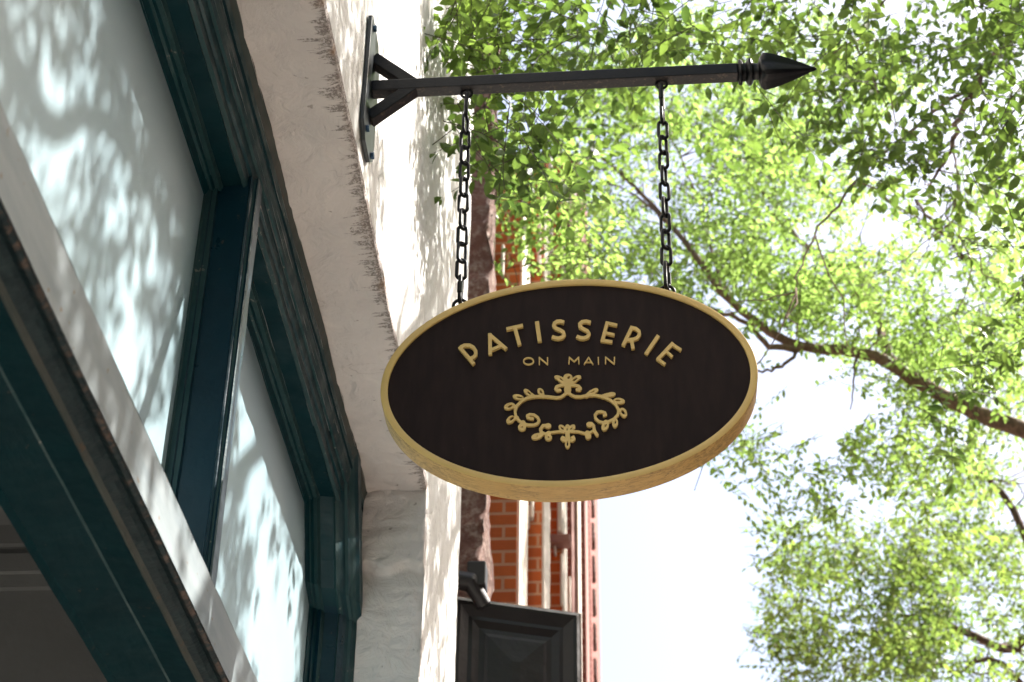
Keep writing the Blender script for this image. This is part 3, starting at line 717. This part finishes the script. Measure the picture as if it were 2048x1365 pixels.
# (kind, y, u_left, u_right): piers whose camera-facing sides show, most fronts coloured pale to paint in the sun
segs = [('brick', 7.3, 960, 1038, 'trim_sunlit', 7.93), ('brick', 8.0, 1050, 1088, 'trim_sunlit', 8.6), ('brick', 8.8, 1096, 1128, 'trim_sunlit', 9.25), ('brick2', 9.5, 1128, 1144, 'pink', 9.9), ('pink', 10.5, 1140, 1157, 'trim_sunlit', 11.0),
        ('brick2', 12.0, 1150, 1171, 'pink', 12.9), ('brick2', 14.0, 1165, 1180, 'brick2', 14.6)]
ZT = [7.8, 8.4, 9.1, 9.7, 10.5, 11.9, 13.5]
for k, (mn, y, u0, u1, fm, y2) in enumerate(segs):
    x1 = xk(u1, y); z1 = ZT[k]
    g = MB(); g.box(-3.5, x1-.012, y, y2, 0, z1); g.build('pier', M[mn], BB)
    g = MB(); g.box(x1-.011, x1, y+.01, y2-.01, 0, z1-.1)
    g.build('sunlit_pier_front', M[fm], BB)
# windows reveals: pale frames on the third and fourth pier faces, sills
def quad(u0, u1, v0, v1, y, th, mat, name):
    a = on_y(u0, v1, y-.004); b = on_y(u1, v0, y-.004)
    return MB().box(min(a.x, b.x), max(a.x, b.x), y-.004-th, y-.004, min(a.z, b.z), max(a.z, b.z)).build(name, M[mat], BB, bevel=.01)
for (u0, u1, v0, v1, y) in ((1115, 1126, 960, 1075, 8.8), (1108, 1113, 1080, 1115, 8.8), (1060, 1069, 940, 1045, 8.0), (1056, 1060, 1020, 1060, 8.0)):
    quad(u0, u1, v0, v1, y, .05, 'trim_sunlit', 'window_frame')
for (u0, u1, v0, v1, y) in ((1100, 1142, 1082, 1100, 8.8), (1052, 1092, 870, 885, 8.0)):
    quad(u0, u1, v0, v1, y, .09, 'pink', 'string_course')
for (u0, u1, v0, v1, y) in ((1121, 1127, 1115, 1215, 8.8), (1136, 1142, 1160, 1230, 9.5)):
    quad(u0, u1, v0, v1, y, .05, 'trim_sunlit', 'window_frame')
# arched orange niche high up and pale shafts seen through leaves
for (u0, u1, v0, v1, y) in ((985, 992, 430, 560, 7.3), (1003, 1010, 500, 560, 7.3), (1046, 1054, 420, 560, 7.9), (1075, 1083, 440, 540, 8.0), (1098, 1106, 330, 520, 8.75)):
    quad(u0, u1, v0, v1, y, .05, 'trim_sunlit', 'window_frame')
# toothed quoins running up the far corner
x1 = xk(1180, 14.0); z = 0.34; q0 = MB().box(x1-.25, x1+.035, 14.62, 14.85, 0, .19).build('quoin', M['stone'], BB, bevel=.02)
while z < 13.2:
    q1 = q0.copy(); COL.objects.link(q1); q1.location.z += z; z += .34
MB().box(-3.5, x1-.02, 14.61, 19, 0, 13.5).build('pier', M['brick2'], BB)

# black framed board on a bracket
pc = [on_y(935, 1196, 6.0), on_y(1163, 1228, 6.55)]
bl = Vector((on_y(898, 1194, 5.95).x, 5.95, 0)); brr = Vector((on_y(1163, 1228, 6.12).x, 6.12, 0))
BO = empty('black_board', (bl.x, bl.y, 2.4), 'black panelled board with a moulded frame sticking out below the brick facade', 'board')
ztL = on_y(898, 1190, 5.95).z; ztR = on_y(1163, 1226, 6.12).z
dx = (brr-bl); wB = dx.length; dx.normalize(); nB = Vector((dx.y, -dx.x, 0)); 
if nB.y > 0: nB = -nB
def bp(s_, z, o=0): # board coordinates: s along, z height below the top, o out of the face
    zt_ = ztL + (ztR-ztL)*s_/wB
    return bl + dx*s_ + nB*o + Vector((0, 0, zt_ - z))
HBd = 1.9
def bpoly(prof_rect, name, mat):
    # nested rectangles (inset, out)
    g = MB(); vs = []
    for ins, o in prof_rect:
        vs += [bp(ins, ins, o), bp(wB-ins, ins, o), bp(wB-ins, HBd-ins, o), bp(ins, HBd-ins, o)]
    fs = [(i*4+k, i*4+(k+1) % 4, (i+1)*4+(k+1) % 4, (i+1)*4+k) for i in range(len(prof_rect)-1) for k in range(4)]
    fs.append(tuple((len(prof_rect)-1)*4+k for k in range(4)))
    g.add(vs, fs); return g.build(name, M[mat], BO)
bpoly([(0, -.07), (0, -.005), (.004, 0)], 'back', 'black_edge')
bpoly([(.010, .001), (.012, .014), (.026, .024), (.040, .022), (.075, .006), (.090, .008), (.118, .000), (.135, .002)], 'frame_moulding', 'black')
bpoly([(.137, .004), (.15, .008), (.24, .016)], 'raised_panel', 'black')
g = MB(); bk = on_y(955, 1160, 5.9)
g.tube([(XW-.15, 5.85, bk.z+.0), (bk.x-.02, 5.86, bk.z-.03), (bk.x+.03, 5.9, bk.z-.11)], [.035, .04, .03], 8); g.box(bk.x-.035, bk.x+.035, 5.84, 5.93, bk.z-.05, bk.z+.05)
g.build('mounting_bracket', M['black'], BO, bevel=.008)

# ------------------------------------------------------------------ trees
tt = np.array([0, .22, .5, .78, 1.0]); hw = np.array([0, .40, .5, .30, 0])
LEAF = []   # x = across, y = along, z = up
for k in range(5): LEAF.append((0, tt[k], 0))
for sgn in (-1, 1):
    for k in (1, 2, 3): LEAF.append((sgn*hw[k], tt[k], .13*hw[k]*2))
LEAF = np.array(LEAF, float)
LF4 = np.array([(1, 2, 6, 5), (2, 3, 7, 6), (2, 1, 8, 9), (3, 2, 9, 10)]); LF3 = np.array([(0, 1, 5), (3, 4, 7), (1, 0, 8), (4, 3, 10)])
class Crown:
    def __init__(s): s.P = []; s.A = []; s.N = []; s.L = []; s.W = []; s.tw = MB()
    def leaf(s, p, a, n, l, w): s.P.append(p); s.A.append(a); s.N.append(n); s.L.append(l); s.W.append(w)
    def spray(s, p, d, L, ls, nseg=4, twig=True, droop=.5):
        """a twig with alternate leaves, leaves drooping to both sides"""
        p = Vector(p); d = Vector(d).normalized(); pts = [p.copy()]; q = p.copy(); sp = ls*.52
        n = max(4, int(L/sp)); side = 1
        up = Vector((random.gauss(0, .25), random.gauss(0, .25), 1)).normalized()
        for i in range(n):
            d = (d + Vector((random.gauss(0, .05), random.gauss(0, .05), -droop*.06 + random.gauss(0, .04)))).normalized()
            q = q + d*sp; pts.append(q.copy())
            sd = d.cross(up).normalized()*side
            a = (d*.62 + sd*.75 + Vector((0, 0, -.28 + random.gauss(0, .22)))).normalized()
            if random.random() < .93:
                nn = (up + Vector((random.gauss(0, .45), random.gauss(0, .45), random.gauss(0, .25)))).normalized()
                l = ls*random.choice((.55, .8, .95, 1.05, 1.2))*random.uniform(.88, 1.12)*(1 - .25*(i/n)); s.leaf(tuple(q + a*ls*.12), tuple(a), tuple(nn), l, l*random.uniform(.44, .56))
            side = -side
        s.leaf(tuple(q), tuple(d), tuple(up), ls*.9, ls*.45)
        if twig:
            pp = pts[::2] if len(pts) > 5 else pts
            s.tw.tube(pp, [.0022*(1-.6*i/len(pp)) for i in range(len(pp))], 3, cap=False)
    def build(s, root, mat):
        P = np.array(s.P); A = np.array(s.A); N = np.array(s.N); L = np.array(s.L)[:, None]; W = np.array(s.W)[:, None]
        X = np.cross(A, N); X /= np.linalg.norm(X, axis=1, keepdims=True)+1e-9; N = np.cross(X, A)
        n = len(P); V = P[:, None, :] + X[:, None, :]*LEAF[None, :, 0:1]*W[:, None] + A[:, None, :]*LEAF[None, :, 1:2]*L[:, None] + N[:, None, :]*LEAF[None, :, 2:3]*W[:, None]
        # leaves curl down at the tip
        V -= N[:, None, :]*(LEAF[None, :, 1:2]**2)*L[:, None]*.12
        V = V - np.array(root.location)[None, None, :]
        base = (np.arange(n)*11)[:, None, None]
        f4 = (LF4[None]+base).reshape(-1, 4); f3 = (LF3[None]+base).reshape(-1, 3)
        loops = np.concatenate([f4.ravel(), f3.ravel()]); ls = np.concatenate([np.arange(len(f4))*4, len(f4)*4+np.arange(len(f3))*3]); lt = np.concatenate([np.full(len(f4), 4), np.full(len(f3), 3)])
        me = bpy.data.meshes.new('crown'); me.vertices.add(n*11); me.vertices.foreach_set('co', V.ravel().astype('f'))
        me.loops.add(len(loops)); me.loops.foreach_set('vertex_index', loops.astype('i'))
        me.polygons.add(len(ls)); me.polygons.foreach_set('loop_start', ls.astype('i')); me.polygons.foreach_set('loop_total', lt.astype('i'))
        me.polygons.foreach_set('use_smooth', np.ones(len(ls), bool)); me.update(calc_edges=True); me.validate()
        me.materials.append(mat); o = bpy.data.objects.new('crown', me); COL.objects.link(o); o.parent = root
        s.tw.build('twigs', M['twig'], root)
        print('leaves', n)
def wander(p, q, n, amp, seed):
    p, q = Vector(p), Vector(q); L = (q-p).length; out = []
    for i in range(n+1):
        t = i/n; e = math.sin(t*math.pi)**.6
        out.append(p.lerp(q, t) + Vector((fbm(t*3, seed, 0), fbm(t*3, seed, 9), fbm(t*3, seed, 17)))*amp*L*e)
    return out
def px(u, v, y): return on_y(u, v, y)
HOLES = []   # (u, v, ru, rv, probability of dropping a spray)
def fill(cr, blobs, ls0, L0, nz=.9, thr=-.08, seed=0, keep=None):
    for (u, v, ru, rv, y0, y1, lay) in blobs:
        ym = (y0+y1)/2; dep = (on_y(u, v, ym)-CAM).length; pm = FPX/dep
        nl = L0/(ls0*.52); area = math.pi*ru*rv
        n = int(lay*area/(nl*ls0*ls0*.5*.55*pm*pm))
        for _ in range(n):
            for _try in range(12):
                r = math.sqrt(random.random())*1.08; a = random.uniform(0, 2*math.pi); uu = u+ru*r*math.cos(a); vv = v+rv*r*math.sin(a)
                y = random.uniform(y0, y1); p = on_y(uu, vv, y)
                f = noise.noise(p*nz + Vector((seed, seed*2, 0))) + .5*noise.noise(p*nz*2.7)
                if f < thr + random.gauss(0, .10): continue
                if any(((uu-h[0])/h[2])**2+((vv-h[1])/h[3])**2 < 1 and random.random() < h[4] for h in HOLES): continue
                if keep and y < 9.25 and min(math.hypot(uu-a_, vv-b_) for a_, b_ in keep) < 34 and random.random() < .93: continue
                break
            else: continue
            if p.x < XW+.04 and y < YE+.2: p.x = XW+.04+random.random()*.12
            d = Vector((random.gauss(0, 1), random.gauss(0, 1), random.gauss(-.35, .45)))
            cr.spray(p - d.normalized()*L0*.5, d, L0*random.uniform(.7, 1.3), ls0*random.uniform(.85, 1.15))

def tree(name, base, label, trunk_top, r0, limbs, mat, crown, label_c='tree'):
    root = empty(name, base, label, label_c, 'street trees')
    g = MB(); pts = wander(base, trunk_top, 10, .03, base[0]); g.tube(pts, [r0*(1.25 if i == 0 else 1)*(1-.45*i/10) for i in range(11)], 14)
    g.build('trunk', M['bark'], root, smooth=True)
    for pts, ra, rb in limbs:
        m_ = len(pts); g = MB(); g.tube(pts, [ra+(rb-ra)*(i/(m_-1))**.8 for i in range(m_)], 8 if ra > .02 else 5)
        g.build('limb', M['bark'], root, smooth=True)
    crown.build(root, mat)
    return root
def spline(pts, n=6, jit=0.0):
    P_ = [Vector(p) for p in pts]; P_ = [P_[0]*2-P_[1]] + P_ + [P_[-1]*2-P_[-2]]; out = []
    for i in range(1, len(P_)-2):
        a, b, c, d = P_[i-1:i+3]
        for k in range(n):
            t = k/n; out.append(.5*((2*b)+(c-a)*t+(2*a-5*b+4*c-d)*t*t+(3*b-a-3*c+d)*t**3) + Vector((random.gauss(0, jit), random.gauss(0, jit), random.gauss(0, jit))))
    return out + [P_[-2]]

HOLES += [(1620, 790, 120, 85, .93), (1380, 1150, 150, 220, 1), (1700, 620, 60, 50, .6), (1990, 190, 70, 60, .7), (1760, 460, 70, 60, .7), (1290, 560, 60, 30, .5), (1940, 540, 50, 60, .5),
          (1560, 980, 80, 60, .6), (1900, 700, 40, 40, .3), (2000, 1020, 60, 30, .5), (1150, 350, 40, 50, .5), (1760, 1000, 70, 40, .5)]
# --- A: near tree, its outer sprays hang over the arm
A = Crown()
fill(A, [(935, 60, 45, 100, 4.0, 4.6, 6.0), (925, 225, 30, 60, 4.0, 4.5, 2.6), (1010, 50, 130, 95, 4.1, 4.9, 5.0), (1025, 250, 105, 90, 4.2, 4.9, 4.2), (1220, 50, 140, 80, 4.3, 5.3, 3.2), (1450, 50, 150, 80, 4.4, 5.4, 3.2), (1080, 360, 60, 50, 4.3, 4.8, 1.2), (970, 350, 28, 50, 4.3, 4.7, 1.6),
         (1640, 90, 120, 110, 4.6, 5.8, 2.8), (1560, 200, 70, 50, 4.6, 5.0, 1.1)], .060, .30, 1.6, -.16, 3)
A2b = [(1760, 200, 150, 120, 5.4, 6.6, 2.0), (1920, 90, 150, 110, 5.4, 7.0, 2.3), (1800, 330, 120, 60, 5.4, 6.4, 1.6), (1500, 260, 120, 60, 6.2, 7.5, 1.4), (1990, 330, 70, 90, 6.5, 7.5, 1.4), (1880, 450, 60, 80, 6.5, 7.5, 1.0), (1150, 200, 140, 140, 6.0, 7.5, 2.4)]
fill(A, A2b, .066, .30, 1.3, -.1, 5)
# canopy between the sun and the wall (it lies above and to the right of the view)
def shade(cr, n, ylo, yhi, zlo, zhi, t0, t1, ls, L0, nz, thr, xw=XW, drift=0):
    k = 0
    while k < n:
        y, z, t = random.uniform(ylo, yhi), random.uniform(zlo, zhi), random.uniform(t0, t1)
        p = Vector((xw, y, z)) + SUN*t
        q = noise.noise(Vector((y*nz, z*nz*1.0, 4.2))) + .45*noise.noise(Vector((y*nz*3, z*nz*3, 8.1)))
        if q < thr + drift*max(-1, min(1, (y-2.6)/.7)) - random.random()*.08: k += .35; continue
        d = Vector((random.gauss(0, 1), random.gauss(0, 1), random.gauss(-.3, .4))); cr.spray(p-d.normalized()*L0*.5, d, L0, ls*random.uniform(.85, 1.15)); k += 1
shade(A, 1700, .6, 6.0, 4.75, 8.2, 3.8, 6.2, .065, .26, 1.5, -.10)
shade(A, 110, 2.0, 5.6, 4.2, 4.8, 3.8, 6.2, .065, .26, 1.5, .05)
shade(A, 1900, .6, 5.4, 2.6, 4.2, 3.4, 5.2, .06, .22, 1.35, .02, XG, .17)
shade(A, 150, 1.2, 2.4, 2.6, 3.2, 3.6, 5.5, .07, .36, 1.0, -.6, -.745)
tA = Vector((2.9, 3.3, 5.2))
lim = [(spline([tA, (2.9, 4.3, 6.3), px(2120, 20, 6.6), px(2010, 95, 6.6), px(1940, 190, 6.6), px(1905, 290, 6.6), px(1860, 370, 6.6)], 8, .006), .05, .006),
       (spline([px(1960, 160, 6.6), px(1850, 240, 6.4), px(1740, 335, 6.2), px(1650, 440, 6.0), px(1600, 540, 5.9), px(1590, 590, 5.9)], 7, .005), .012, .002),
       (spline([px(1905, 290, 6.6), px(1915, 360, 6.6), px(1918, 470, 6.6)], 6, .005), .007, .002),
       (spline([tA, (2.3, 3.9, 6.6), px(1900, -160, 5.4), px(1700, -110, 5.2), px(1500, -90, 5.0), px(1250, -60, 4.8), px(1050, -30, 4.6)], 8, .006), .04, .003),
       (spline([px(1900, -160, 5.4), px(1725, 60, 5.6), px(1740, 150, 5.6), px(1790, 250, 5.6)], 6, .005), .006, .002),
       (spline([tA, (2.5, 2.6, 7.0), (1.9, 2.9, 8.2), (1.2, 2.2, 9.3)], 8, .01), .06, .012),
       (spline([(2.5, 2.6, 7.0), (2.2, 1.9, 7.6), Vector((XG, 1.9, 3.45))+SUN*4.6, Vector((XG, 2.35, 3.72))+SUN*4.4, Vector((XG, 2.9, 3.8))+SUN*4.4], 8, .008), .05, .018),
       (spline([tA, (3.2, 4.5, 7.5), (3.4, 5.6, 9.5)], 8, .01), .08, .02)]
for k in range(26):
    a = random.choice(lim[:5])[0]; p = random.choice(a[len(a)//3:]); q = p+Vector((random.gauss(0, .35), random.gauss(0, .35), random.gauss(-.3, .2)))
    lim.append((wander(p, q, 6, .12, k), .004, .0015))
tree('elm_tree', (2.9, 3.3, 0), 'nearest street tree, its large dark leaves hanging over the iron arm at the top', tA, .15, lim, M['leaf_near'], A)
# --- B: tree with the long brown limb crossing behind the sign
Bc = Crown()
KEEP = []
_k = [(2048, 862), (1950, 825), (1850, 772), (1775, 725), (1700, 702), (1620, 697), (1540, 665), (1450, 590), (1390, 510), (1340, 450), (1250, 355)]
for a_, b_ in zip(_k[:-1], _k[1:]): KEEP += [(a_[0]+(b_[0]-a_[0])*q/4, a_[1]+(b_[1]-a_[1])*q/4) for q in range(4)]
fill(Bc, [(1350, 330, 240, 200, 8.2, 10.5, 2.9), (1580, 420, 210, 180, 8.5, 11, 2.3), (1120, 440, 90, 110, 6.6, 7.2, 2.6), (1020, 480, 60, 80, 6.6, 7.1, .9), (1050, 330, 120, 110, 6.3, 7.1, 2.6), (1230, 540, 150, 60, 8, 10, 3.6), (1480, 580, 150, 80, 8.2, 10, 3.6),
          (1650, 610, 120, 70, 8.5, 10, 2.2), (1850, 600, 210, 150, 8, 11, 3.2), (1500, 150, 320, 130, 9, 12, 2.5), (1750, 730, 120, 50, 8.5, 9.5, 1.6), (1930, 720, 140, 120, 8.5, 11, 3.2), (1850, 900, 130, 110, 8.5, 10.5, 3.0), (1980, 430, 90, 120, 8.5, 10.5, 1.6),
          (1530, 890, 80, 70, 8.5, 9.5, 1.5), (1590, 990, 100, 60, 8.8, 9.6, 1.6), (1480, 920, 50, 50, 8.8, 9.3, 1.2), (1500, 780, 50, 50, 8.6, 9.2, .8), (1560, 1090, 70, 50, 9, 10, 1.2), (1720, 860, 40, 70, 9, 9.6, 1.0), (1650, 960, 50, 40, 9, 9.6, .8)], .050, .28, 1.25, -.16, 9, KEEP)
tB = Vector((3.9, 9.4, 5.6))
main = spline([tB, px(2200, 930, 9.2), px(2048, 862, 9.0), px(1950, 825, 9.0), px(1850, 772, 9.0), px(1775, 725, 9.0), px(1700, 702, 9.0), px(1620, 697, 9.0), px(1540, 665, 9.0), px(1450, 590, 9.0), px(1390, 510, 9.1), px(1340, 450, 9.2), px(1250, 355, 9.3), px(1180, 300, 9.4)], 5, .002)
limB = [(main, .064, .009),
        (spline([px(1620, 697, 9.0), px(1540, 690, 8.9), px(1480, 640, 8.8), px(1400, 610, 8.7), px(1330, 580, 8.7)], 5, .006), .024, .006),
        (spline([px(1600, 697, 9.0), px(1560, 735, 8.9), px(1515, 742, 8.9), px(1470, 735, 8.9)], 5, .006), .014, .006),
        (spline([px(1790, 735, 9.0), px(1770, 690, 9.1), px(1740, 620, 9.3), px(1690, 560, 9.5), px(1600, 480, 9.8), px(1530, 390, 10), px(1420, 330, 10)], 5, .008), .035, .008),
        (spline([px(1715, 705, 9.0), px(1706, 760, 8.9), px(1700, 820, 8.9)], 4, .006), .010, .004),
        (spline([px(1340, 450, 9.2), px(1270, 390, 9.2), px(1200, 360, 9.2), px(1140, 345, 9.2)], 5, .006), .010, .004),
        (spline([px(1450, 590, 9.0), px(1420, 500, 9.3), px(1400, 400, 9.6), px(1330, 250, 9.8)], 5, .008), .014, .005),
        (spline([tB, (3.8, 9.8, 7.5), px(1990, 560, 10), px(1900, 480, 10), px(1830, 400, 10)], 6, .01), .05, .01)]
for k in range(60):
    a = random.choice([limB[0], limB[3], limB[6], limB[7]])[0]; p = random.choice(a[len(a)//3:]); q = p+Vector((random.gauss(0, .5), random.gauss(0, .5), abs(random.gauss(.1, .45))))
    limB.append((wander(p, q, 6, .12, k), .006, .002))
tree('elm_tree', (3.9, 9.4, 0), 'street tree whose long brown limb runs down to the right edge from behind the sign', tB, .2, limB, M['leaf_far'], Bc)
# --- C: farther tree, lower right
Cc = Crown()
fill(Cc, [(1700, 1230, 190, 150, 11, 14, 3.4), (1930, 1220, 170, 170, 11, 14, 3.6), (1620, 1080, 110, 70, 12, 14, 2.0), (1900, 1030, 150, 90, 11, 14, 2.4), (1560, 1290, 90, 80, 11.5, 13, 2.6), (2000, 900, 70, 90, 11, 14, 2.0), (1500, 1180, 40, 50, 12, 13, .8)], .058, .34, .8, -.08, 14)
tC = Vector((4.0, 13.6, 4.6))
limC = [(spline([tC, px(2120, 1340, 13), px(2010, 1300, 13), px(1900, 1250, 12.8), px(1800, 1230, 12.6)], 5, .01), .07, .012),
        (spline([tC, px(2060, 1100, 12.8), px(1960, 950, 12.6), px(1890, 870, 12.4)], 5, .01), .05, .01), (spline([tC, px(2048, 1380, 12.8), px(1900, 1345, 12.6)], 5, .01), .05, .01)]
for k in range(30):
    a = random.choice(limC[:3])[0]; p = random.choice(a[len(a)//4:]); q = p+Vector((abs(random.gauss(0, .5)), random.gauss(0, .5), random.gauss(.1, .5)))
    limC.append((wander(p, q, 6, .12, k), .008, .002))
tree('elm_tree', (4.0, 13.6, 0), 'farthest street tree, its dense green crown filling the lower right corner', tC, .2, limC, M['leaf_deep'], Cc)

# --- D: unseen tree added behind the viewer to cut ambient light
def project(p):
    c = ROT.transposed() @ (p-CAM)
    return None if c.z > -.05 else (1024+FPX*c.x/-c.z, 682.5-FPX*c.y/-c.z)
Dc = Crown(); k = 0
while k < 2600:
    v = Vector((random.gauss(0, 1), random.gauss(0, 1), random.gauss(0, 1))).normalized()*random.random()**.4
    p = Vector((2.7+v.x*3.1, -2.2+v.y*4.2, 7.3+v.z*1.9)); k += 1
    if p.x < XW+.3 or noise.noise(p*.9) < -.25: continue
    if p.y > 1.0 and p.x < 2.6: continue
    q = project(p)
    if q and -250 < q[0] < 2300 and -250 < q[1] < 1600: continue
    Dc.spray(p, (random.gauss(0, 1), random.gauss(0, 1), random.gauss(-.3, .4)), .5, .10)
tD = Vector((3.9, -2.4, 5.0)); limD = []
for k in range(14):
    a = k*2.4; q = Vector((2.9+2.2*math.cos(a), -2.2+3.0*math.sin(a), 6.8+.5*math.sin(k*3)))
    if q.x > 0 and q.y < .8: limD.append((wander(tD, q, 8, .1, k), .06, .01))
tree('elm_tree', (3.9, -2.4, 0), 'unseen tree added behind the viewer, its broad crown cutting sky light over the pavement', tD, .2, limD, M['leaf_deep'], Dc)

# --- unseen row added across the street to cut ambient light and shade the ground
XO = 11.0
OB = empty('brick_building', (XO, 0, 0), 'unseen long three storey brick building added across the street to cut ambient light', 'building')
MB().box(XO, 19, -26, 34, -.1, 11.6).build('wall', M['brick2'], OB)
MB().box(XO-.2, 19.1, -26.1, 34.1, 11.6, 12.1).build('cornice', M['trim_sunlit'], OB, bevel=.05)
w0 = None
for fl in range(3):
    for k in range(17):
        y = -24.4+k*3.3; z = 1.0+fl*3.5
        if w0 is None:
            w0 = MB().box(XO-.07, XO-.005, 0, 1.3, 0, 2.0).build('window', M['trim_sunlit'], OB); w0.location = Vector((-XO, 0, 0)) ; s0 = MB().box(XO-.1, XO-.07, .12, 1.18, .12, 1.88).build('pane', M['plate'], None); s0.parent = w0; ww, ss = w0, s0
        else:
            ww = w0.copy(); COL.objects.link(ww); ss = s0.copy(); COL.objects.link(ss); ss.parent = ww
        ww.location = Vector((-XO, y, z))
